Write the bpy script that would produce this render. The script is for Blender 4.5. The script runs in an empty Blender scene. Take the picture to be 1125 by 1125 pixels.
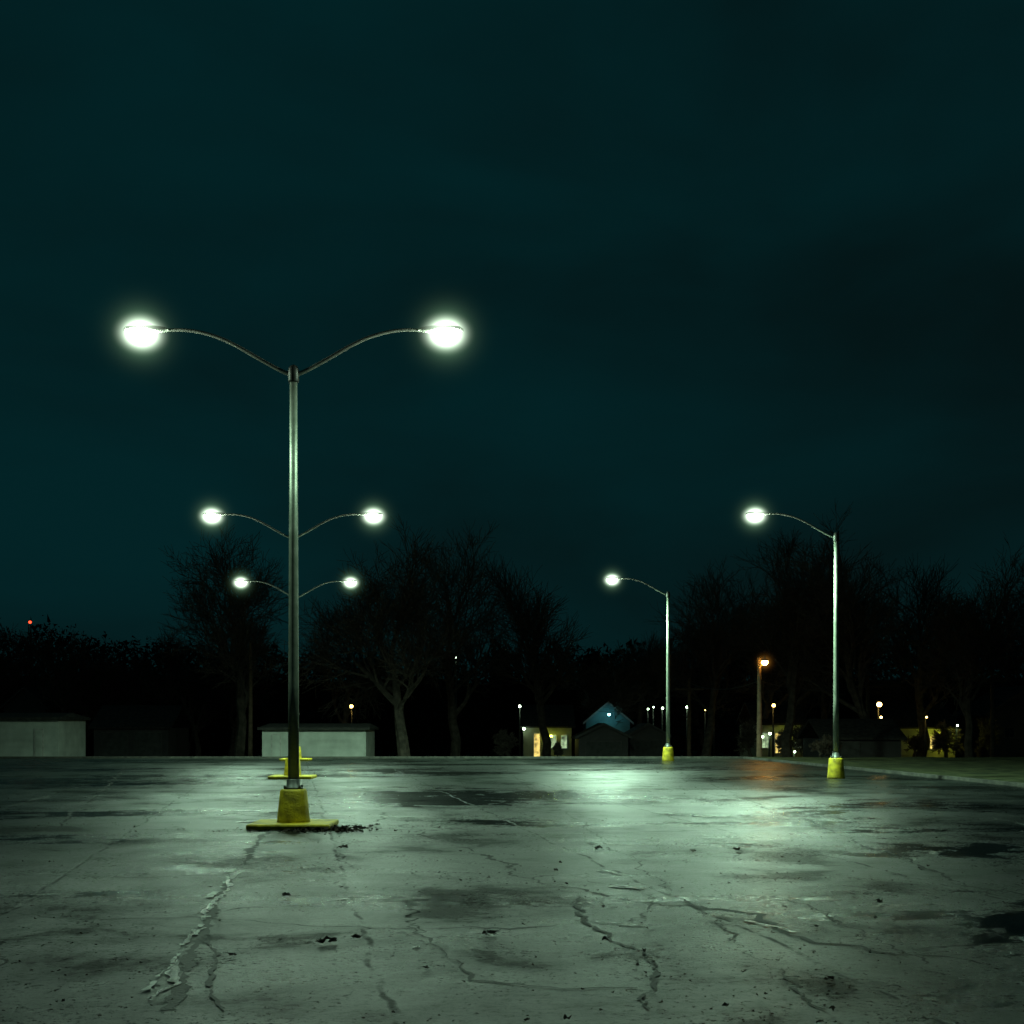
import bpy, math, random
from mathutils import Vector, Matrix, noise
random.seed(7)
S=bpy.context.scene
S.view_settings.view_transform='Standard'; S.view_settings.look='None'
S.view_settings.exposure=0
F=1400.0; CX=562.5; V0=794.0; CH=1.85
def PX(u,d): return (u-CX)/F*d
def PZ(v,d): return CH+(V0-v)/F*d
def G(u,v):
    d=F*CH/(v-V0); return (PX(u,d),d)
def tz(d):
    if d<67: return 0.0
    if d<85: return -0.8*(d-67)/18
    if d<150: return -0.8-(d-85)*0.018
    return -1.97
# ---------------- materials
def newmat(name):
    m=bpy.data.materials.new(name); m.use_nodes=True
    nt=m.node_tree; b=nt.nodes['Principled BSDF']; return m,nt,b
def N(nt,t,**k):
    n=nt.nodes.new(t)
    for a,v in k.items():
        if a in n.inputs.keys(): n.inputs[a].default_value=v
        else: setattr(n,a,v)
    return n
def L(nt,a,b): nt.links.new(a,b)
def noise_mat(name,c1,c2,scale=3.0,rough=0.7,bump=0.2,metal=0.0,detail=6,bscale=None,spec=.5):
    m,nt,b=newmat(name)
    tc=N(nt,'ShaderNodeTexCoord'); n=N(nt,'ShaderNodeTexNoise'); n.inputs['Scale'].default_value=scale; n.inputs['Detail'].default_value=detail
    L(nt,tc.outputs['Object'],n.inputs['Vector'])
    r=N(nt,'ShaderNodeValToRGB'); r.color_ramp.elements[0].position=.35; r.color_ramp.elements[1].position=.65
    r.color_ramp.elements[0].color=(*c1,1); r.color_ramp.elements[1].color=(*c2,1)
    L(nt,n.outputs['Fac'],r.inputs['Fac']); L(nt,r.outputs['Color'],b.inputs['Base Color'])
    b.inputs['Roughness'].default_value=rough; b.inputs['Metallic'].default_value=metal; b.inputs['Specular IOR Level'].default_value=spec
    if bump:
        n2=N(nt,'ShaderNodeTexNoise'); n2.inputs['Scale'].default_value=bscale or scale*4; L(nt,tc.outputs['Object'],n2.inputs['Vector'])
        bp=N(nt,'ShaderNodeBump'); bp.inputs['Strength'].default_value=bump; bp.inputs['Distance'].default_value=.02
        L(nt,n2.outputs['Fac'],bp.inputs['Height']); L(nt,bp.outputs['Normal'],b.inputs['Normal'])
    return m
def siding_mat(name,c,pitch=0.2):
    m,nt,b=newmat(name)
    tc=N(nt,'ShaderNodeTexCoord'); sp=N(nt,'ShaderNodeSeparateXYZ'); L(nt,tc.outputs['Object'],sp.inputs[0])
    mo=N(nt,'ShaderNodeMath',operation='PINGPONG'); L(nt,sp.outputs['Z'],mo.inputs[0]); mo.inputs[1].default_value=pitch
    n=N(nt,'ShaderNodeTexNoise'); n.inputs['Scale'].default_value=1.2; n.inputs['Detail'].default_value=7; L(nt,tc.outputs['Object'],n.inputs['Vector'])
    r=N(nt,'ShaderNodeValToRGB'); r.color_ramp.elements[0].position=.3; r.color_ramp.elements[1].position=.7
    r.color_ramp.elements[0].color=(c[0]*.65,c[1]*.65,c[2]*.65,1); r.color_ramp.elements[1].color=(*c,1)
    L(nt,n.outputs['Fac'],r.inputs['Fac']); L(nt,r.outputs['Color'],b.inputs['Base Color']); b.inputs['Roughness'].default_value=.65
    bp=N(nt,'ShaderNodeBump'); bp.inputs['Strength'].default_value=.5; bp.inputs['Distance'].default_value=.05
    L(nt,mo.outputs[0],bp.inputs['Height']); L(nt,bp.outputs['Normal'],b.inputs['Normal'])
    return m
def emit(name,c,s,vary=False,sample=True):
    m,nt,b=newmat(name); nt.nodes.remove(b)
    e=N(nt,'ShaderNodeEmission'); e.inputs['Color'].default_value=(*c,1); e.inputs['Strength'].default_value=s
    L(nt,e.outputs[0],nt.nodes['Material Output'].inputs['Surface'])
    if not sample: m.cycles.emission_sampling='NONE'
    if vary:
        tc=N(nt,'ShaderNodeTexCoord'); n=N(nt,'ShaderNodeTexNoise'); n.inputs['Scale'].default_value=2.5; L(nt,tc.outputs['Object'],n.inputs['Vector'])
        r=N(nt,'ShaderNodeMapRange'); r.inputs[1].default_value=.3; r.inputs[2].default_value=.7; r.inputs[3].default_value=s*.15; r.inputs[4].default_value=s*1.6
        L(nt,n.outputs['Fac'],r.inputs[0]); L(nt,r.outputs[0],e.inputs['Strength'])
    return m
M_pole=noise_mat('galvanised_steel',(.16,.19,.15),(.25,.28,.23),6,.5,.1,.5)
M_arm=noise_mat('weathered_aluminium',(.26,.29,.25),(.36,.40,.34),6,.7,.0,.2,spec=.2)
M_dark=noise_mat('dark_cast_metal',(.05,.055,.05),(.09,.1,.09),8,.5,.1,.5)
M_yel=noise_mat('yellow_painted_concrete',(.24,.19,.005),(.60,.48,.010),5,.6,.6,0,9,30)
M_bark=noise_mat('bark',(.06,.055,.045),(.13,.115,.09),3,.9,0,spec=.1)
LC=(.60,1.0,.69)
M_lens=emit('lamp_lens',(.80,1.0,.78),130)
M_sod=emit('sodium_lens',(1.0,.45,.06),120)
M_water,nt,b=newmat('puddle_water')
b.inputs['Base Color'].default_value=(.012,.014,.013,1); b.inputs['Roughness'].default_value=.26; b.inputs['IOR'].default_value=1.4
tc=N(nt,'ShaderNodeTexCoord'); n=N(nt,'ShaderNodeTexNoise'); n.inputs['Scale'].default_value=9; n.inputs['Detail'].default_value=4; L(nt,tc.outputs['Object'],n.inputs['Vector'])
bp=N(nt,'ShaderNodeBump'); bp.inputs['Strength'].default_value=1; bp.inputs['Distance'].default_value=.05; L(nt,n.outputs['Fac'],bp.inputs['Height']); L(nt,bp.outputs['Normal'],b.inputs['Normal'])
M_tar=noise_mat('crack_tar',(.005,.005,.005),(.015,.015,.014),9,.6,.6,spec=.3)
M_glint=noise_mat('painted_glint_flecks',(.05,.055,.05),(.66,.70,.64),18,.4,.5,0,6,50)  # pale colour standing in for wet glints on the seam
M_grass=noise_mat('winter_grass',(.012,.016,.008),(.04,.045,.02),1.5,.95,.9,0,10,30,spec=.1)
M_leafl=noise_mat('dead_leaf',(.012,.009,.006),(.035,.025,.015),5,.8,.3,spec=.2)
M_hill=noise_mat('wooded_hill',(.008,.01,.008),(.02,.022,.016),.3,1,0,spec=.05)
M_roof=noise_mat('asphalt_shingle',(.02,.02,.02),(.05,.05,.045),4,.9,.4,spec=.2)
M_glass=noise_mat('dark_window',(.01,.012,.014),(.02,.022,.025),2,.1,0)
M_kerb=noise_mat('kerb_concrete',(.03,.03,.028),(.07,.07,.06),4,.9,.4,spec=.2)
def asphalt():
    m,nt,b=newmat('wet_asphalt')
    tc=N(nt,'ShaderNodeTexCoord'); O=tc.outputs['Object']
    def nz(scale,det=5,rough=.55,vec=O,dist=0):
        n=N(nt,'ShaderNodeTexNoise'); n.inputs['Scale'].default_value=scale; n.inputs['Detail'].default_value=det; n.inputs['Roughness'].default_value=rough; n.inputs['Distortion'].default_value=dist
        L(nt,vec,n.inputs['Vector']); return n
    def mr(src,a,b_,c,d):
        r=N(nt,'ShaderNodeMapRange'); r.inputs[1].default_value=a; r.inputs[2].default_value=b_; r.inputs[3].default_value=c; r.inputs[4].default_value=d; L(nt,src,r.inputs[0]); return r.outputs[0]
    def mth(op,a,b_):
        n=N(nt,'ShaderNodeMath',operation=op)
        for i,x in enumerate((a,b_)):
            if isinstance(x,(int,float)): n.inputs[i].default_value=x
            else: L(nt,x,n.inputs[i])
        return n.outputs[0]
    mp=N(nt,'ShaderNodeMapping'); mp.inputs['Scale'].default_value=(.6,1.1,1); L(nt,O,mp.inputs['Vector'])
    big=nz(.16,8,.66,mp.outputs[0],.5).outputs['Fac']
    med=nz(1.6,6,.68).outputs['Fac']
    fine=nz(15,6,.9).outputs['Fac']
    dn=nz(.7,4,.6)
    vm=N(nt,'ShaderNodeVectorMath',operation='MULTIPLY_ADD'); L(nt,dn.outputs['Color'],vm.inputs[0]); vm.inputs[1].default_value=(1.6,1.6,0); L(nt,O,vm.inputs[2])
    vc=N(nt,'ShaderNodeTexVoronoi',feature='DISTANCE_TO_EDGE'); vc.inputs['Scale'].default_value=.21; L(nt,vm.outputs[0],vc.inputs['Vector'])
    big2=nz(.3,3).outputs['Fac']
    crack=mr(vc.outputs['Distance'],.001,.004,.7,0)
    cm=mr(big2,.50,.58,0,1); crack=mth('MULTIPLY',crack,cm)
    sp=N(nt,'ShaderNodeSeparateXYZ'); L(nt,O,sp.inputs[0])
    ln=mth('ADD',sp.outputs['X'],mth('MULTIPLY',sp.outputs['Y'],.172)); ln=mth('ADD',ln,mth('MULTIPLY',dn.outputs['Fac'],.35)); ln=mth('DIVIDE',mth('ADD',ln,101.2),3.4)
    fl=mth('FLOOR',ln,0); fr=mth('FRACT',ln,0)
    wn=N(nt,'ShaderNodeTexWhiteNoise',noise_dimensions='1D'); L(nt,fl,wn.inputs['W'])
    lane=mr(wn.outputs['Value'],0,1,.6,1.0)
    ed=mth('ABSOLUTE',mth('SUBTRACT',fr,.5),0); seam=mr(ed,.490,.497,0,.6); seam=mth('MULTIPLY',seam,mr(med,.45,.55,0,1))
    crack=mth('MAXIMUM',crack,seam)
    comb=mth('ADD',mth('MULTIPLY',big,.75),mth('MULTIPLY',med,.25))
    wet=mr(comb,.44,.56,1,0)
    pud=mr(comb,.43,.45,1,0)
    r=N(nt,'ShaderNodeValToRGB'); e=r.color_ramp.elements; e[0].position=.40; e[0].color=(.002,.003,.0025,1); e[1].position=.62; e[1].color=(.045,.052,.046,1)
    f2=mth('ADD',mth('MULTIPLY',fine,.75),mth('MULTIPLY',med,.25)); L(nt,f2,r.inputs['Fac'])
    mx=N(nt,'ShaderNodeMix',data_type='RGBA',blend_type='MULTIPLY'); mx.inputs[0].default_value=1
    g=mr(wet,0,1,1,.3); g=mth('MULTIPLY',g,mr(crack,0,1,1,.2)); g=mth('MULTIPLY',g,lane)
    L(nt,r.outputs['Color'],mx.inputs[6]); L(nt,g,mx.inputs[7]); L(nt,mx.outputs[2],b.inputs['Base Color'])
    mid=nz(.42,7,.72,O,.3).outputs['Fac']
    spc=mth('MULTIPLY',mr(mid,.40,.60,.03,.75),mr(fine,.40,.60,.10,1.9)); spc=mth('MULTIPLY',spc,lane); spc=mth('MULTIPLY',spc,mr(crack,0,1,1,.15)); L(nt,spc,b.inputs['Specular IOR Level'])
    ro=mr(wet,0,1,.36,.26); ro=mth('ADD',ro,mth('MULTIPLY',mth('SUBTRACT',fine,.5),.6)); 
    ro=mth('MULTIPLY',ro,mr(pud,0,1,1,.75)); ro=mth('ADD',ro,mth('MULTIPLY',crack,.4)); L(nt,ro,b.inputs['Roughness'])
    b.inputs['IOR'].default_value=1.5
    h=mth('MULTIPLY',fine,.012)
    h=mth('MULTIPLY',h,mr(pud,0,1,1,.4))
    h=mth('ADD',h,mth('MULTIPLY',med,.022))
    h=mth('SUBTRACT',h,mth('MULTIPLY',crack,.02))
    bp=N(nt,'ShaderNodeBump'); bp.inputs['Strength'].default_value=.9; bp.inputs['Distance'].default_value=1
    L(nt,h,bp.inputs['Height']); L(nt,bp.outputs['Normal'],b.inputs['Normal'])
    return m
M_asph=asphalt()
def halo_mat(name,c,R,k,core,pw=2.4,sr=.9):  # self-glowing volume that imitates a lamp's halo; nothing here scatters light
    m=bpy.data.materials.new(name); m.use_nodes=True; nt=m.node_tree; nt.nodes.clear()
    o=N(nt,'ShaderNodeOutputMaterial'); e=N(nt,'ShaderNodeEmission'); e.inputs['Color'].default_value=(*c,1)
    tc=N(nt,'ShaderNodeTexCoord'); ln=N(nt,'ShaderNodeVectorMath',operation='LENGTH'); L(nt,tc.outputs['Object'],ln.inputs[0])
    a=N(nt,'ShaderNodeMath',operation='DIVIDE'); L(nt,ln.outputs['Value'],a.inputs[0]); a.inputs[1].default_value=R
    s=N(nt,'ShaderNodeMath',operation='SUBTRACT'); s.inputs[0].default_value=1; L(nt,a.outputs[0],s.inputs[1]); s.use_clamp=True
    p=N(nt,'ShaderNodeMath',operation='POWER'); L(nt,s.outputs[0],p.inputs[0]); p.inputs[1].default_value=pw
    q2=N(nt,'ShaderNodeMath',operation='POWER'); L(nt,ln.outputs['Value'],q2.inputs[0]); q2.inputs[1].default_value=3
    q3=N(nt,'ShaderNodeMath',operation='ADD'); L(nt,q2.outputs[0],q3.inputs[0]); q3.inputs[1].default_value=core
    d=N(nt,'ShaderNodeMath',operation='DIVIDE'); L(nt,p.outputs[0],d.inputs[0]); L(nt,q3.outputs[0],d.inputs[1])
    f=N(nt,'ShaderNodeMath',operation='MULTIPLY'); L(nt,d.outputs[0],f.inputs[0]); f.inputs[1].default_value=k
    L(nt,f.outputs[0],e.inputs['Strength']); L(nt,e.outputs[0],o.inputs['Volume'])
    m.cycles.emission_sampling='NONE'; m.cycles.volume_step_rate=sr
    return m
M_mist=halo_mat('halo_glow',(.50,1,.55),1.3,.036,.012,3.4)  # outer glow volume imitating the lamp's halo, not mist
M_haloc=halo_mat('halo_glow_core',(.85,1,.80),.5,.46,.012,2.2,1.0)
M_halos=halo_mat('halo_glow_sodium',(1,.42,.06),.9,.014,.004)
# ---------------- mesh helpers
def mesh(name,vs,fs,mat,parent=None,smooth=False):
    me=bpy.data.meshes.new(name); me.from_pydata([tuple(v) for v in vs],[],fs); me.update()
    o=bpy.data.objects.new(name,me); S.collection.objects.link(o)
    if mat: me.materials.append(mat)
    if smooth: me.polygons.foreach_set('use_smooth',[True]*len(me.polygons))
    if parent: o.parent=parent
    return o
def empty(name,loc=(0,0,0)):
    o=bpy.data.objects.new(name,None); o.location=loc; o.empty_display_size=.3; S.collection.objects.link(o); return o
def tube(pts,rads,n=8,vs=None,fs=None,cap=True):
    vs=[] if vs is None else vs; fs=[] if fs is None else fs
    base=len(vs); k=len(pts)
    for i,p in enumerate(pts):
        t=(pts[min(i+1,k-1)]-pts[max(i-1,0)]).normalized()
        a=Vector((0,0,1)) if abs(t.z)<.9 else Vector((1,0,0))
        x=t.cross(a).normalized(); y=t.cross(x)
        for j in range(n):
            an=2*math.pi*j/n; vs.append(p+(x*math.cos(an)+y*math.sin(an))*rads[i])
    for i in range(k-1):
        for j in range(n):
            a=base+i*n+j; b_=base+i*n+(j+1)%n; fs.append((a,b_,b_+n,a+n))
    if cap:
        fs.append(tuple(base+j for j in range(n))); fs.append(tuple(base+(k-1)*n+j for j in reversed(range(n))))
    return vs,fs
def box(name,x0,x1,y0,y1,z0,z1,mat,parent=None,bevel=0):
    vs=[(x,y,z) for x in (x0,x1) for y in (y0,y1) for z in (z0,z1)]
    fs=[(0,1,3,2),(4,6,7,5),(0,4,5,1),(2,3,7,6),(0,2,6,4),(1,5,7,3)]
    o=mesh(name,vs,fs,mat,parent)
    if bevel:
        md=o.modifiers.new('b','BEVEL'); md.width=bevel; md.segments=2
    return o
def lathe(name,prof,mat,parent,n=24,loc=(0,0,0),scale=(1,1,1),smooth=True):
    vs=[];fs=[]
    for r,z in prof:
        for j in range(n):
            a=2*math.pi*(j+.5)/n; vs.append((r*math.cos(a)*scale[0]+loc[0],r*math.sin(a)*scale[1]+loc[1],z*scale[2]+loc[2]))
    for i in range(len(prof)-1):
        for j in range(n):
            a=i*n+j; b_=i*n+(j+1)%n; fs.append((a,b_,b_+n,a+n))
    fs.append(tuple(reversed(range(n)))); fs.append(tuple((len(prof)-1)*n+j for j in range(n)))
    return mesh(name,vs,fs,mat,parent,smooth)
def halo(parent,loc,R,mat,name='added_halo',sc=(1,1,1)):  # added ball of glow around a lamp, drawn as its halo
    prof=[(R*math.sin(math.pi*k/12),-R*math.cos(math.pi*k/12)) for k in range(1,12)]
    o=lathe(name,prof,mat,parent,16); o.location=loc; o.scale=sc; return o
# ---------------- ground
vs=[];fs=[]
xs=[-600,-300,-150,-80,-40,-20,0,20,40,80,150,300,600]; ys=[-60,-20,0,20,40,60,67,70,75,80,85,95,110,130,150,200,300,600,1200]
for y in ys:
    for x in xs: vs.append((x,y,tz(y)-.03))
for i in range(len(ys)-1):
    for j in range(len(xs)-1):
        a=i*len(xs)+j; fs.append((a,a+1,a+1+len(xs),a+len(xs)))
mesh('ground',vs,fs,M_grass)
def ex(d): return 14.6+(38-d)*.095
lot=mesh('parking_lot',[(-70,-25,0),(ex(-25),-25,0),(ex(66),66,0),(-70,66,0)],[(0,1,2,3)],M_asph)
vs=[];fs=[]
for (a,b_) in (((ex(-25)+.02,-25),(ex(66)+.02,66.02)),((-70,66.02),(ex(66)+.02,66.02))):
    a=Vector((*a,0));b_=Vector((*b_,0)); t=(b_-a).normalized(); nrm=Vector((t.y,-t.x,0))*.15
    if a.y==b_.y: nrm=Vector((0,.15,0))
    k=len(vs)
    for p in (a,b_):
        for q,z in ((p,-.02),(p+nrm,-.02),(p+nrm,.10),(p,.10)): vs.append((q.x,q.y,z))
    fs+=[(k,k+1,k+5,k+4),(k+1,k+2,k+6,k+5),(k+2,k+3,k+7,k+6),(k+3,k,k+4,k+7),(k,k+3,k+2,k+1),(k+4,k+5,k+6,k+7)]
mesh('kerb',vs,fs,M_kerb)
vs=[];fs=[]
nx,ny=40,60
for i in range(ny+1):
    d=5+61*i/ny
    for j in range(nx+1):
        x=ex(d)+.17+ (j/nx)**1.6*45
        vs.append((x,d,.06+.08*noise.noise(Vector((x*.5,d*.5,0)))*(1 if j else .2)))
for i in range(ny):
    for j in range(nx):
        a=i*(nx+1)+j; fs.append((a,a+1,a+nx+2,a+nx+1))
mesh('grass_verge',vs,fs,M_grass,smooth=True)
# ---------------- cracks & puddles
def ribbon(pxs,w,vs,fs,z,jit=.05,step=.04,gap=0,sd=0,wv=1.0,gs=.35):
    pts=[Vector((*G(u,v),0)) for u,v in pxs]
    out=[]
    for a,b_ in zip(pts[:-1],pts[1:]):
        n=max(1,int((b_-a).length/step))
        for i in range(n): out.append(a.lerp(b_,i/n))
    out.append(pts[-1]); s=0; prev=None
    tot=len(out)
    for i,p in enumerate(out):
        t=(out[min(i+1,tot-1)]-out[max(i-1,0)]); 
        if t.length<1e-6: continue
        t.normalize(); nr=Vector((-t.y,t.x,0)); s+=step
        off=(noise.noise(Vector((s*.6,sd,0)))*2.2+noise.noise(Vector((s*3,sd,5)))+.5*noise.noise(Vector((s*9,sd,7))))*jit
        w1=w*max(.0,.45+wv*1.3*noise.noise(Vector((s*1.3,sd,11)))+.9*noise.noise(Vector((s*6,sd,17))))
        w2=w*max(.0,.45+wv*1.3*noise.noise(Vector((s*1.1,sd,31)))+.9*noise.noise(Vector((s*7,sd,37))))
        g=noise.noise(Vector((s*gs,sd,50)))<gap-.6
        c=p+nr*off
        a=c-nr*w1; b_=c+nr*w2
        vs.append((a.x,a.y,z)); vs.append((b_.x,b_.y,z))
        k=len(vs)
        if prev is not None and (w1+w2)>.004 and not g: fs.append((k-4,k-3,k-1,k-2))
        prev=1
cv=[];cf=[]
SEAM=[(300,908),(278,932),(262,955),(240,985),(225,1020),(205,1060),(185,1110)]
cr=[(SEAM,.09,.04),
 ([(20,1006),(110,1012),(220,1008),(330,1015),(430,1020),(560,1022),(700,1012)],.025,.10),
 ([(395,866),(415,885),(430,905),(520,935),(560,958),(620,972),(690,990),(800,1003),(880,1030),(960,1045),(1100,1062)],.05,.12),
 ([(140,842),(100,880),(60,912)],.06,.1),
 ([(330,915),(310,912),(200,912),(100,911),(20,912)],.06,.1),
 ([(360,918),(500,916),(640,914),(860,912),(1100,914)],.035,.12),
 ([(455,1018),(480,1045),(515,1078),(600,1084),(700,1085)],.018,.08),
 ([(560,850),(640,905),(700,950),(830,1050),(900,1110)],.02,.1),
 ([(640,985),(680,1040),(735,1110)],.03,.1),
 ([(700,1012),(720,990),(700,975),(650,968)],.025,.1),
 ([(20,866),(300,867),(600,869),(900,872)],.06,.12),
 ([(770,990),(850,985),(900,1000),(1000,1060)],.02,.1),
 ([(740,845),(850,890),(960,930),(1100,985)],.035,.1),
 ([(218,1030),(232,1065),(240,1110)],.045,.05),([(0,960),(150,965),(250,962)],.02,.1)]
for i,(p,w,j) in enumerate(cr): ribbon(p,w,cv,cf,.004+.0004*i,j,sd=i*3.7,gap=.25)
mesh('pavement_crack',cv,cf,M_tar)
lv_=[];lf_=[]
ribbon([(u-5,v) for u,v in SEAM[2:5]],.045,lv_,lf_,.0145,.03,.03,.60,400,1.5,2.2)
ribbon([(225,1020),(200,1045),(178,1072),(155,1100)],.045,lv_,lf_,.0148,.03,.03,.6,420,1.5,2.2)
mesh('seam_glint_flecks',lv_,lf_,M_glint)  # worn pale line; its white flecks are painted-on glints
wv_=[];wf=[]
pu=[([(268,950),(252,968),(238,990),(226,1012)],.05,.05),([(215,1020),(205,1045),(185,1075),(160,1100)],.04,.06),
 ([(120,891),(180,890),(235,892),(285,891)],.25,.2),([(300,902),(240,901)],.15,.2),([(640,928),(700,930)],.3,.2),([(675,973),(712,976)],.14,.1),
 ([(465,1040),(485,1055),(505,1070)],.05,.05),([(255,856),(300,857)],.4,.2),([(100,853),(180,852)],.4,.2),([(650,1012),(690,1020)],.07,.1),
 ([(720,895),(800,898),(870,896)],.2,.2),([(930,925),(1010,930)],.1,.2),([(820,1012),(880,1025)],.04,.08),([(480,866),(600,868)],.25,.3),
 ([(650,958),(690,962)],.12,.1),([(760,925),(830,928)],.14,.1)]
for i,(p,w,j) in enumerate(pu): ribbon(p,w,wv_,wf,.0098+.0003*i,j,sd=100+i*2.9,gap=.3,wv=1.3)
mesh('puddle',wv_,wf,M_water)
# leaves
lv=[];lf=[]
def leaf(x,y,s,z0=.014):
    a=random.uniform(0,6.28); k=len(lv); c,sn=math.cos(a),math.sin(a)
    n=7
    lv.append((x,y,z0+s*random.uniform(.1,.5)))
    for i in range(n):
        an=2*math.pi*i/n; r=s*(1 if i%2 else .55)*random.uniform(.7,1.2)
        px,py=r*math.cos(an),r*.7*math.sin(an)
        lv.append((x+px*c-py*sn,y+px*sn+py*c,z0+random.uniform(0,s*.9)))
    for i in range(n): lf.append((k,k+1+i,k+1+(i+1)%n))
for (u,v,s) in [(316,986,.06),(361,1038,.075),(367,1037,.04),(393,1033,.045),(541,1029,.055),(537,1028,.04),(969,994,.06),(811,936,.07),(760,937,.05),(657,934,.07),(376,933,.07),(610,958,.04),(910,1078,.04),(470,1066,.03),(255,1052,.03),(700,1063,.03)]:
    x,y=G(u,v)
    for q in range(3): leaf(x+random.gauss(0,s*.4),y+random.gauss(0,s*.4),s)
for i in range(7000):
    d=7.5+58*random.random()**1.2; x=random.uniform(PX(-20,d),min(PX(1145,d),ex(d)))
    if noise.noise(Vector((x*.3,d*.3,9)))+random.uniform(-.5,.3)<-.2: continue
    leaf(x,d,random.uniform(.007,.022)*(1+(random.random()<.1)))
for i in range(260):
    leaf(-3.9+random.uniform(.25,1.35)+random.gauss(0,.15),21.9+random.gauss(0,.32),random.uniform(.03,.07))
for i in range(90): leaf(-3.9+random.gauss(0,.9),21.6+random.gauss(0,.2),random.uniform(.02,.05))
mesh('fallen_leaves',lv,lf,M_leafl)
# ---------------- lamps
def spot(e,loc,P,col,ang=176,blend=.75,r=.15):
    l=bpy.data.lights.new('lamp_light','SPOT'); l.energy=P; l.color=col; l.spot_size=math.radians(ang); l.spot_blend=blend; l.shadow_soft_size=r
    o=bpy.data.objects.new('lamp_light',l); S.collection.objects.link(o); o.parent=e; o.location=loc; return o
def street_lamp(x,y,sides,pad,P=1500):
    e=empty('street_lamp',(x,y,0))
    pz=.1 if pad else 0
    if pad:
        o=box('pad',-.72,.72,-.62,.62,0.004,.10,M_yel,e,.03)
    lathe('pedestal',[(.29,pz),(.285,pz+.05),(.235,.64),(.215,.68)],M_yel,e,16)
    lathe('base_plate',[(.17,.681),(.17,.71),(.125,.72),(.12,.84),(.095,.86)],M_dark,e,12)
    lathe('shaft',[(.098,.861),(.092,2.5),(.080,5.0),(.064,8.0)],M_pole,e,20)
    lathe('collar',[(.085,7.86),(.095,7.88),(.095,8.08),(.07,8.14),(.02,8.17)],M_dark,e,16)
    for bx in ((.13,.13),(-.13,.13),(.13,-.13),(-.13,-.13)):
        lathe('anchor_bolt',[(.022,.69),(.022,.75)],M_dark,e,6,(bx[0],bx[1],0))
    for s in sides:
        P_=[(0.06,8.0),(.25,8.08),(.6,8.27),(1.0,8.50),(1.35,8.66),(1.7,8.755),(2.0,8.785),(2.3,8.775)]
        pts=[Vector((s*a,0,b_)) for a,b_ in P_]; q=[]
        for i in range(len(pts)-1):
            p0=pts[max(i-1,0)];p1=pts[i];p2=pts[i+1];p3=pts[min(i+2,len(pts)-1)]
            for k in range(4):
                t=k/4; q.append(.5*((2*p1)+(p2-p0)*t+(2*p0-5*p1+4*p2-p3)*t*t+(3*p1-p0-3*p2+p3)*t**3))
        q.append(pts[-1])
        v,f=tube(q,[.038-.010*i/len(q) for i in range(len(q))],10); mesh('arm',v,f,M_arm,e,True)
        v=[];f=[]; n=14; K=12
        for i in range(K+1):
            t=i/K; xx=2.2+t*.80; w=.05+.13*math.sin(min(1,t*1.25+.02)*math.pi*.5)**1.5
            if t>.8: w*=math.sqrt(max(.02,1-((t-.8)/.2)**2*.95))
            hh=.04+.05*math.sin(t*math.pi)**.7 if 0<t<1 else .03
            for j in range(n):
                a=2*math.pi*j/n; z=math.sin(a)*hh
                if z<0: z*=.45
                v.append((s*xx,math.cos(a)*w,8.775+z))
        for i in range(K):
            for j in range(n):
                a=i*n+j;b_=i*n+(j+1)%n; f.append((a,b_,b_+n,a+n))
        f.append(tuple(range(n))); f.append(tuple(K*n+j for j in range(n)))
        mesh('lamp_housing',v,f,M_arm,e,True)
        prof=[(.01,-1.0)]+[(math.sin(a),-math.cos(a)) for a in [math.pi*k/8 for k in range(1,5)]]
        lathe('lamp_lens',prof,M_lens,e,10,(s*2.70,0,8.745),(.25,.185,.20))
        spot(e,(s*2.70,0,8.50),P,LC)
        halo(e,(s*2.70,0,8.72),1.3,M_mist)  # added outer glow imitating the lamp's halo
        halo(e,(s*2.69,0,8.72),.5,M_haloc,'added_halo_core',(1.12,1,.85))  # added inner glow that whitens and rounds the lamp's bloom
    return e
def at(u,d): return PX(u,d)
street_lamp(at(322.5,22.5),22.5,(-1,1),True,850)
street_lamp(at(321.5,42.4),42.4,(-1,1),True,3000)
street_lamp(at(325,62.5),62.5,(-1,1),True,4600)
street_lamp(at(918.5,42.3),42.3,(-1,),False,10500)
street_lamp(at(734,61.3),61.3,(-1,),False,12000)
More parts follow.
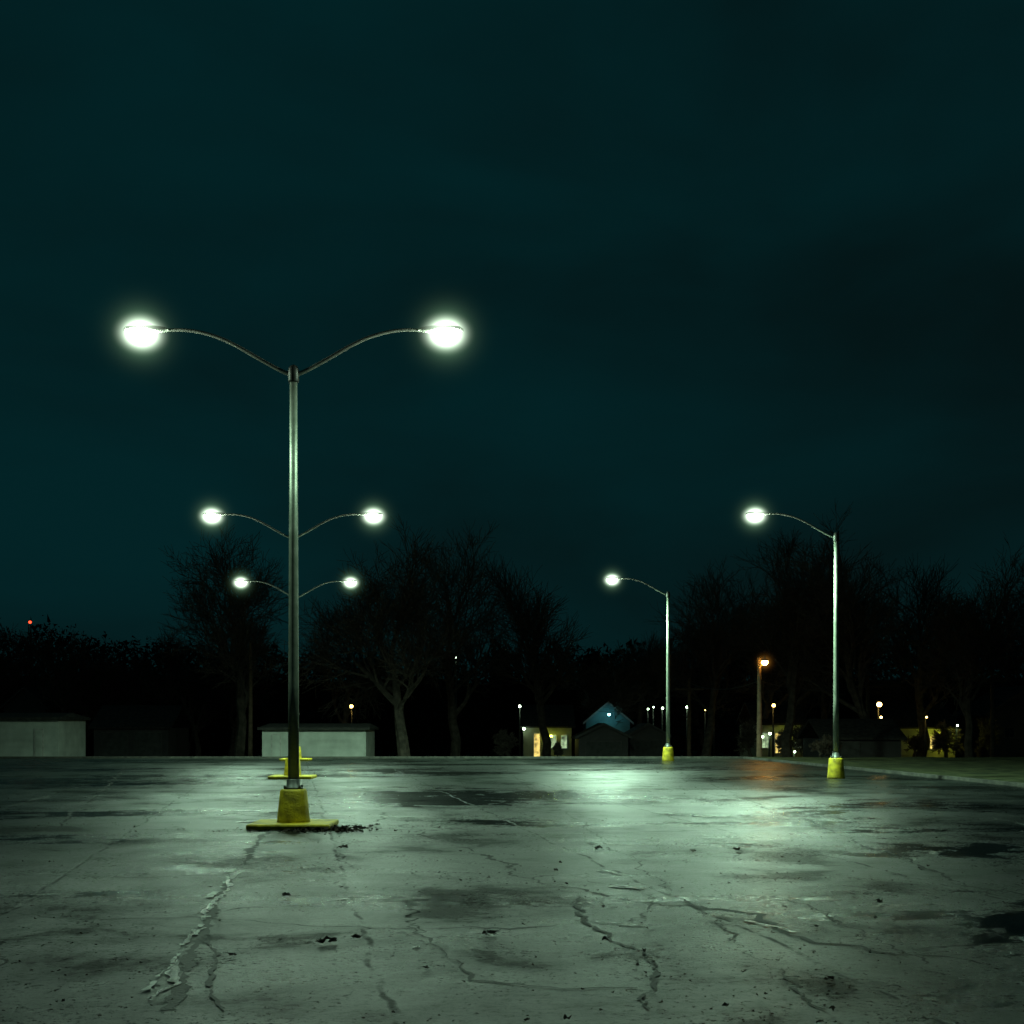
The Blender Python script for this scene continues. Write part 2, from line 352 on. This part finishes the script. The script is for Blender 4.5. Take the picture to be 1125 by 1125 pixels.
# ---------------- trees
def tree(name,x,y,z0,H,spread,seed,levels=5,fan=(6,5,5,4,4),mat=M_bark,vs=None,fs=None,minr=.014,lenk=.42):
    rnd=random.Random(seed); own=vs is None
    if own: vs=[];fs=[]
    def grow(p,d,ln,r,lv):
        n=5 if lv<2 else (3 if lv<4 else 2)
        pts=[p.copy()];dirs=[d.copy()];cur=p.copy();dd=d.copy()
        for i in range(n):
            dd=(dd+Vector((rnd.gauss(0,.16),rnd.gauss(0,.16),rnd.gauss(0,.10)+(.05 if lv<3 else .0)))).normalized()
            cur=cur+dd*ln/n; pts.append(cur.copy()); dirs.append(dd.copy())
        r2=r*(.5 if lv<levels else .6)
        rads=[max(minr*.7,r+(r2-r)*i/n) for i in range(n+1)]
        tube(pts,rads,7 if lv==0 else (5 if lv<2 else 3),vs,fs,False)
        if lv>=levels: return
        kids=fan[lv]
        for c in range(kids):
            t=(.32+.68*(c+rnd.random()*.8)/kids) if lv>0 else (.42+.58*(c+rnd.random()*.6)/kids)
            t=min(t,1); i=min(int(t*n),n-1); q=pts[i].lerp(pts[i+1],t*n-i)
            az=rnd.random()*6.283+c*2.4; ang=rnd.uniform(.35,.95)*spread
            dv=dirs[i+1]; a=dv.cross(Vector((0.3,0.2,1))); 
            if a.length<.1: a=Vector((1,0,0))
            a.normalize(); b_=dv.cross(a)
            nd=(dv*math.cos(ang)+(a*math.cos(az)+b_*math.sin(az))*math.sin(ang))
            nd.z+= .12; nd.normalize()
            grow(q,nd,ln*rnd.uniform(.5,.78)*(1.0 if lv else .85),max(minr,rads[i]*rnd.uniform(.5,.7)),lv+1)
        grow(pts[-1],dirs[-1],ln*.62,r2*.9,lv+1)
    grow(Vector((x,y,z0)),Vector((rnd.gauss(0,.04),rnd.gauss(0,.04),1)).normalized(),H*lenk,H*.022,0)
    if own:
        zs=max(v.z for v in vs); k=H/(zs-z0)
        vs=[Vector((x+(v.x-x)*k,y+(v.y-y)*k,z0+(v.z-z0)*k)) for v in vs]
        return mesh(name,vs,fs,mat)
def bt(u,vtop,d,spread,seed,**k):
    z0=tz(d); H=PZ(vtop,d)-z0; return tree('bare_tree',PX(u,d),d,z0,H,spread,seed,**k)
bt(445,552,84,1.1,3,minr=.018,lenk=.38,fan=(6,5,5,4,3)); bt(262,572,90,1.05,11,minr=.018,lenk=.38,fan=(6,5,5,4,3)); bt(600,614,105,.9,5,levels=4,fan=(7,6,6,5),minr=.02); bt(775,614,100,.9,8,fan=(6,5,5,4,3))
bt(865,568,92,1.0,21,minr=.017,fan=(6,5,5,4,3)); bt(955,556,90,1.0,33,minr=.017,fan=(6,5,5,4,3)); bt(1065,590,88,1.0,14,minr=.017,fan=(6,5,5,4,3)); bt(1150,580,94,1.0,15,levels=4,fan=(7,6,6,5)); bt(500,580,98,.95,17,minr=.016,fan=(6,5,4,4,3))
bt(1010,600,101,1.0,71,minr=.018,levels=4,fan=(7,6,6,5)); bt(700,690,118,.9,44,levels=4,fan=(7,6,6,5)); bt(375,650,104,1.0,45,levels=4,fan=(6,6,5,5))
for k,(u,vt,d) in enumerate([(560,800,96),(612,815,97),(826,788,96),(862,800,97),(888,790,98),(900,806,80),(965,806,98),(1003,800,99),(1040,790,97),(1075,785,99)]):
    z0=tz(d); tree('bare_shrub',PX(u,d),d,z0,PZ(vt,d)-z0,1.3,500+k,levels=4,fan=(7,6,5,4),lenk=.2,minr=.012)
def band(name,segs,d0,d1,n,seed,size=(.25,.6)):
    rnd=random.Random(seed); vs=[];fs=[]
    for i in range(n):
        u0,u1,vt0,vt1=rnd.choice(segs); t=rnd.random(); u=u0+(u1-u0)*t; d=rnd.uniform(d0,d1)
        x=PX(u,d); top=PZ(vt0+(vt1-vt0)*t,d)+ (noise.noise(Vector((x*.35,d*.1,seed)))*2.6+noise.noise(Vector((x*1.2,3,seed)))*1.2)
        zb=tz(d)-.3; z=zb+(top-zb)*(rnd.random()**.8)
        s=rnd.uniform(*size)*(1-.5*(z-zb)/(max(1,top-zb))); c=Vector((x,d,z)); k=len(vs)
        for q in range(3): vs.append(c+Vector((rnd.gauss(0,s),rnd.gauss(0,s),rnd.gauss(0,s))))
        fs.append((k,k+1,k+2))
    mesh(name,vs,fs,M_hill)
band('distant_treeline',[(-120,60,700,692),(60,200,700,712),(200,350,712,722),(350,560,725,722),(540,660,722,720),(640,740,722,715),(740,1250,705,700),(800,1250,715,700)],118,150,60000,5,(.2,.5))
vs=[];fs=[]
rr=random.Random(99)
for i in range(14):
    u=rr.uniform(690,1230); d=rr.uniform(105,135); vt=rr.uniform(600,665)+max(0,(800-u))*.45
    tree('x',PX(u,d),d,tz(d),PZ(vt,d)-tz(d),.9,200+i,levels=4,fan=(6,6,5,5),vs=vs,fs=fs,minr=.022)
for i in range(14):
    u=-100+i*33+rr.uniform(-15,15) if i<12 else rr.uniform(630,700); d=rr.uniform(112,118); vt=rr.uniform(672,700)
    tree('x',PX(u,d),d,tz(d),PZ(vt,d)-tz(d),1.0,300+i,levels=4,fan=(6,5,5,5),vs=vs,fs=fs,minr=.025)
mesh('distant_wood',vs,fs,M_bark)
vs=[];fs=[]
n=200
for i in range(n+1):
    u=-1200+3500*i/n; d=230; x=PX(u,d)
    top=PZ(748+12*noise.noise(Vector((u*.01,0,0)))+4*noise.noise(Vector((u*.05,2,0))),d)
    vs+=[(x,d-50,tz(d)-.5),(x,d-15,top*.6),(x,d,top),(x,d+120,top+3)]
for i in range(n):
    for k in range(3):
        a=i*4+k; fs.append((a,a+4,a+5,a+1))
mesh('hill',vs,fs,M_hill,smooth=True)
# ---------------- buildings
M_white=siding_mat('white_block_wall',(.48,.52,.47),.2)
M_grey=siding_mat('grey_siding',(.06,.06,.058),.15)
M_teal=siding_mat('blue_green_siding',(.16,.36,.38),.15)
M_cream=siding_mat('cream_siding',(.34,.35,.26),.15)
M_trim=noise_mat('painted_trim',(.3,.3,.28),(.45,.45,.42),4,.6,.1)
M_trimd=noise_mat('dark_trim',(.05,.05,.047),(.08,.08,.075),4,.7,.1)
M_dkdoor=noise_mat('weathered_door',(.04,.043,.04),(.07,.075,.07),3,.8,.2)
W_warm=emit('lit_window_warm',(1,.75,.2),.9,True); W_cool=emit('lit_window_cool',(.7,1,.55),.5,True); W_teal=emit('lit_window_teal',(.2,.8,.9),.15,True)
def bulb(parent,name,x,y,z,r,mat):
    prof=[(r*math.sin(math.pi*k/6),-r*math.cos(math.pi*k/6)) for k in range(1,6)]
    lathe(name,prof,mat,parent,8,(x,y,z))
    box(name+'_fitting',x-r*.8,x+r*.8,y-r*.8,y+r*1.6,z+r*.95,z+r*1.6,M_dark,parent)
def building(name,u0,u1,d,depth,vtop,roof,kind,wall,openings=(),zb=None):
    x0,x1=PX(u0,d),PX(u1,d); zb=tz(d)-.05 if zb is None else zb; zt=PZ(vtop,d); cx=(x0+x1)/2
    e=empty(name,(cx,d,zb)); w=(x1-x0)/2; h=zt-zb
    TR=M_trim if wall in (M_white,M_cream,M_teal) else M_trimd
    box('walls',-w,w,0,depth,0,h,wall,e)
    box('foundation',-w-.03,w+.03,-.03,depth+.03,-.4,.12,M_kerb,e)
    o=.3; rt=.12
    if kind=='flat':
        box('roof',-w-.25,w+.25,-.3,depth+.25,h+.002,h+.16,M_roof,e)
        vs=[(-w-.2,-.25,h+.162),(w+.2,-.25,h+.162),(w+.2,depth+.2,h+.162),(-w-.2,depth+.2,h+.162),(-w,depth/2,h+.162+roof),(w,depth/2,h+.162+roof)]
        mesh('roof_pitch',vs,[(0,1,5,4),(3,4,5,2),(0,4,3),(1,2,5)],M_roof,e)
    elif kind=='gable_front':
        mesh('gable',[(-w,0,h),(w,0,h),(0,0,h+roof),(-w,depth,h),(w,depth,h),(0,depth,h+roof)],[(0,1,2),(3,5,4)],wall,e)
        k=o*roof/w
        vs=[]
        for y in (-o,depth+o):
            vs+=[(-w-o,y,h-k+.01),(0,y,h+roof+.01),(w+o,y,h-k+.01),(w+o,y,h-k+rt),(0,y,h+roof+rt+.05),(-w-o,y,h-k+rt)]
        mesh('roof',vs,[(0,1,4,5),(1,2,3,4),(11,10,7,6),(10,9,8,7),(5,4,10,11),(4,3,9,10),(0,6,7,1),(1,7,8,2),(2,8,9,3),(0,5,11,6)],M_roof,e)
        for s in (-1,1):
            v=[(s*(w+o),-o-.03,h-k+.0),(0,-o-.03,h+roof),(0,-o-.03,h+roof+.2),(s*(w+o),-o-.03,h-k+.2)]
            mesh('barge_board',v,[(0,1,2,3)],TR,e)
    else:
        vs=[(-w-o,-o,h-.05),(w+o,-o,h-.05),(w+o,depth/2,h+roof),(-w-o,depth/2,h+roof),(w+o,depth+o,h-.05),(-w-o,depth+o,h-.05),
            (-w-o,-o,h+.1),(w+o,-o,h+.1),(w+o,depth/2,h+roof+.15),(-w-o,depth/2,h+roof+.15),(w+o,depth+o,h+.1),(-w-o,depth+o,h+.1)]
        mesh('roof',vs,[(0,3,2,1),(3,5,4,2),(6,7,8,9),(9,8,10,11),(0,1,7,6),(4,5,11,10),(1,2,8,7),(2,4,10,8),(0,6,9,3),(3,9,11,5)],M_roof,e)
    for (kd,a,b_,za,zb_,mt) in openings:
        a=-w+2*w*a;b_=-w+2*w*b_;za*=h;zb_*=h
        if kd=='win':
            box('window_frame',a-.08,b_+.08,-.05,-.002,za-.08,zb_+.08,TR,e)
            box('window',a,b_,-.07,-.052,za,zb_,mt,e)
            box('window_bar',(a+b_)/2-.02,(a+b_)/2+.02,-.09,-.072,za,zb_,TR,e)
        else:
            box('door_frame',a-.08,b_+.08,-.05,-.002,za,zb_+.1,TR,e)
            box('door',a,b_,-.075,-.052,za+.02,zb_,mt,e)
    return e
g=building('white_garage',288,402,79,5,802,.25,'flat',M_white,[('door',.10,.17,.06,.84,M_white)])
building('white_garage',-60,64,78,5,791,.3,'flat',M_white,[('door',.80,.86,.05,.75,M_white)])
building('shed',103,185,95,6,800,1.6,'gable_side',M_grey,[('door',.1,.45,.04,.85,M_dkdoor),('door',.55,.9,.04,.85,M_dkdoor)])
building('house',4,50,110,8,777,1.6,'gable_front',M_grey,[('win',.2,.45,.45,.7,M_glass)])
h1=building('lit_house',575,628,108,7,799,1.8,'gable_side',M_cream,[('win',.55,.68,.35,.75,W_cool),('door',.22,.34,.05,.8,W_warm),('win',.78,.9,.35,.75,W_cool)])
h2=building('gabled_house',644,692,112,5,793,1.6,'gable_front',M_teal,[('win',.3,.45,.5,.75,W_teal),('win',.6,.72,.5,.75,M_glass)])
building('garage',636,690,96,6,810,.9,'gable_front',M_grey,[('door',.15,.85,.04,.8,M_dkdoor)])
building('garage',692,733,100,6,808,.8,'gable_front',M_grey,[('door',.15,.85,.04,.8,M_dkdoor)])
h3=building('lit_house',832,884,104,8,796,1.8,'gable_side',M_cream,[('win',.1,.25,.35,.75,W_cool),('win',.38,.5,.2,.75,W_warm),('door',.6,.7,.05,.75,W_cool),('win',.8,.92,.35,.7,W_cool)])
h4=building('lit_house',970,1050,106,9,800,2.2,'gable_side',M_cream,[('win',.12,.2,.4,.75,M_glass),('win',.45,.55,.35,.75,M_glass),('win',.65,.72,.35,.75,W_warm)])
building('garage',905,990,84,6,812,1.2,'gable_side',M_grey,[('door',.1,.45,.04,.85,M_dkdoor)])
building('gabled_house',1085,1180,110,8,785,2.4,'gable_front',M_grey,[('win',.2,.3,.5,.7,M_glass)])
M_b1=emit('porch_bulb_warm',(1,.6,.15),20); M_b2=emit('porch_bulb_cool',(.7,1,.65),18); M_by=emit('porch_bulb_yellow',(.85,.9,.06),75); M_red=emit('beacon_red',(1,.06,.02),4)
bulb(h1,'porch_light',-2.0,-.6,2.6,.12,M_b2); bulb(h1,'wall_light',.3,-.6,2.0,.08,M_by)
bulb(h2,'porch_light',0,-1.2,3.9,.1,emit('porch_bulb_blue',(.3,.9,1),45))
bulb(h3,'porch_light',.4,-.6,2.2,.07,M_by); bulb(h3,'wall_light',-1.6,-.5,1.9,.1,M_b2)
bulb(h4,'porch_light',1.6,-.8,2.0,.14,M_by)
def far_lamp(u,v,d,r,mat):
    z=PZ(v,d); zb=tz(d); e=empty('post_lamp',(PX(u,d),d,zb)); H=z-zb
    lathe('post',[(.09,0),(.06,H-r*1.7)],M_dark,e,8,(0,.25,0))
    v_,f=tube([Vector((0,.25,H-r*1.7)),Vector((0,.2,H+r*1.4)),Vector((0,0,H+r*1.5))],[.05,.04,.04],6); mesh('bracket',v_,f,M_dark,e)
    bulb(e,'globe',0,0,H,r,mat)
for a in [(386,776,100,.14,M_b1),(571,776,106,.11,M_b2),(501,722,112,.08,M_b2),(728,778,112,.10,M_b2),(755,777,112,.12,M_b2),(785,776,112,.11,M_b2),(850,775,100,.13,M_b1),(851,779,108,.12,M_b1),
          (966,774,96,.19,M_b1),(968,788,103,.1,M_b1),(1064,800,96,.1,M_by),(712,779,112,.08,M_b2),(846,806,96,.1,M_b2),(873,826,96,.08,M_b2),(718,777,112,.06,M_b2),(1052,797,96,.07,M_b2),(1018,788,96,.07,M_b1),(775,780,112,.05,M_b1)]: far_lamp(*a)
def beacon(u,v,d):
    e=empty('radio_mast',(PX(u,d),d,tz(d))); H=PZ(v,d)-tz(d)
    vs=[];fs=[]
    for s in ((-.5,-.3),(.5,-.3),(0,.6)): tube([Vector((s[0],s[1],0)),Vector((s[0]*.2,s[1]*.2,H))],[.06,.04],5,vs,fs)
    k=0;z=0
    c=[(-.5,-.3),(.5,-.3),(0,.6)]
    while z<H-1:
        f0=1-.8*z/H; f1=1-.8*(z+1)/H; a=c[k%3];b_=c[(k+1)%3]; tube([Vector((a[0]*f0,a[1]*f0,z)),Vector((b_[0]*f1,b_[1]*f1,z+1))],[.03,.03],4,vs,fs); k+=1; z+=1
    mesh('lattice',vs,fs,M_dark,e); bulb(e,'beacon',0,0,H+.2,.13,M_red)
beacon(33,686,115)
M_wood=noise_mat('weathered_wood',(.07,.05,.03),(.14,.10,.06),5,.85,.5)
def util(u,vtop,d,arm=True,lamp=None):
    zb=tz(d); H=PZ(vtop,d)-zb; e=empty('utility_pole',(PX(u,d),d,zb)); M=M_wood
    v,f=tube([Vector((0,0,0)),Vector((.02,0,H*.5)),Vector((0,0,H))],[.16,.14,.11],10); mesh('post',v,f,M,e,True)
    if arm:
        box('crossarm',-1.1,1.1,-.18,-.115,H-.9,H-.78,M,e)
        for x in (-1,-.45,.45,1): lathe('insulator',[(.03,0),(.05,.04),(.05,.1),(.02,.14)],M_dark,e,8,(x,-.147,H-.78))
    if lamp:
        lx,lz=lamp
        v,f=tube([Vector((0,-.1,lz-.35)),Vector((lx*.5,-.3,lz+.0)),Vector((lx,-.5,lz+.12))],[.035]*3,8); mesh('bracket',v,f,M_dark,e,True)
        lathe('reflector',[(.24,0),(.2,.08),(.08,.14),(.05,.28)],M_dark,e,14,(lx,-.5,lz+.02))
        lathe('lamp_globe',[(.06,-.22),(.14,-.16),(.18,-.06),(.17,.015)],M_sod,e,12,(lx,-.5,lz))
        halo(e,(lx,-.5,lz-.05),.9,M_halos)  # added orange glow volume imitating the sodium lamp's halo
    return e
zz=PZ(727,72)-tz(72)
util(834,722,72,False,(.22,zz))
util(275,706,86,False); util(953,742,92,True); util(1090,735,90,True); util(757,745,95,True)
vs=[];fs=[]
def wire(u0,v0,d0,u1,v1,d1,sag=.5,r=.018):
    a=Vector((PX(u0,d0),d0,PZ(v0,d0)));b_=Vector((PX(u1,d1),d1,PZ(v1,d1)))
    pts=[a.lerp(b_,t/12)-Vector((0,0,sag*4*(t/12)*(1-t/12))) for t in range(13)]
    tube(pts,[r]*13,4,vs,fs)
for k in (0,5): wire(757,748+k,95,953,746+k,92); wire(953,746+k,92,1090,739+k,90); wire(757,748+k,95,650,775+k,110,.8)
wire(834,748,72,953,752,92); wire(834,748,72,757,750,95)
mesh('power_line',vs,fs,M_dark)
# ---------------- world
w=bpy.data.worlds.new('World'); S.world=w; w.use_nodes=True; nt=w.node_tree; nt.nodes.clear()
out=nt.nodes.new('ShaderNodeOutputWorld'); bg=nt.nodes.new('ShaderNodeBackground'); bg.inputs['Strength'].default_value=.74
tc=nt.nodes.new('ShaderNodeTexCoord')
sky=nt.nodes.new('ShaderNodeTexSky'); sky.sky_type='NISHITA'; sky.sun_disc=False; sky.sun_elevation=math.radians(2); sky.sun_rotation=math.radians(200)
mp=nt.nodes.new('ShaderNodeMapping'); mp.inputs['Scale'].default_value=(1,1,2.4); mp.inputs['Location'].default_value=(.35,0,.1); nt.links.new(tc.outputs['Generated'],mp.inputs['Vector'])
nz=nt.nodes.new('ShaderNodeTexNoise'); nz.inputs['Scale'].default_value=3.2; nz.inputs['Detail'].default_value=5; nz.inputs['Roughness'].default_value=.48; nz.inputs['Distortion'].default_value=.3; nt.links.new(mp.outputs[0],nz.inputs['Vector'])
dp=nt.nodes.new('ShaderNodeVectorMath'); dp.operation='DOT_PRODUCT'; nt.links.new(tc.outputs['Generated'],dp.inputs[0]); dp.inputs[1].default_value=Vector((-.4,.75,.40)).normalized()
mr=nt.nodes.new('ShaderNodeMapRange'); mr.inputs[1].default_value=.75; mr.inputs[2].default_value=1.0; mr.inputs[3].default_value=-.62; mr.inputs[4].default_value=-.02; nt.links.new(dp.outputs['Value'],mr.inputs[0])
ad=nt.nodes.new('ShaderNodeMath'); ad.operation='MULTIPLY_ADD'; ad.inputs[1].default_value=1.8; nt.links.new(nz.outputs['Fac'],ad.inputs[0]); nt.links.new(mr.outputs[0],ad.inputs[2])
rp=nt.nodes.new('ShaderNodeValToRGB'); rp.color_ramp.interpolation='B_SPLINE'
rp.color_ramp.elements[0].position=.0; rp.color_ramp.elements[0].color=(.0016,.0058,.0060,1)
rp.color_ramp.elements[1].position=1.0; rp.color_ramp.elements[1].color=(.0008,.025,.029,1)
nt.links.new(ad.outputs[0],rp.inputs['Fac'])
sc=nt.nodes.new('ShaderNodeVectorMath'); sc.operation='SCALE'; sc.inputs['Scale'].default_value=.0003; nt.links.new(sky.outputs[0],sc.inputs[0])
av=nt.nodes.new('ShaderNodeVectorMath'); av.operation='ADD'; nt.links.new(sc.outputs[0],av.inputs[0]); nt.links.new(rp.outputs['Color'],av.inputs[1])
nt.links.new(av.outputs[0],bg.inputs['Color']); nt.links.new(bg.outputs[0],out.inputs['Surface'])
# ---------------- camera
c=bpy.data.cameras.new('camera'); co=bpy.data.objects.new('camera',c); S.collection.objects.link(co); S.camera=co
co.location=(0,0,CH); co.rotation_euler=(math.radians(90),0,0); c.sensor_width=36; c.lens=36*F/1125; c.shift_y=(V0-562.5)/1125; c.clip_end=3000; c.clip_start=.05
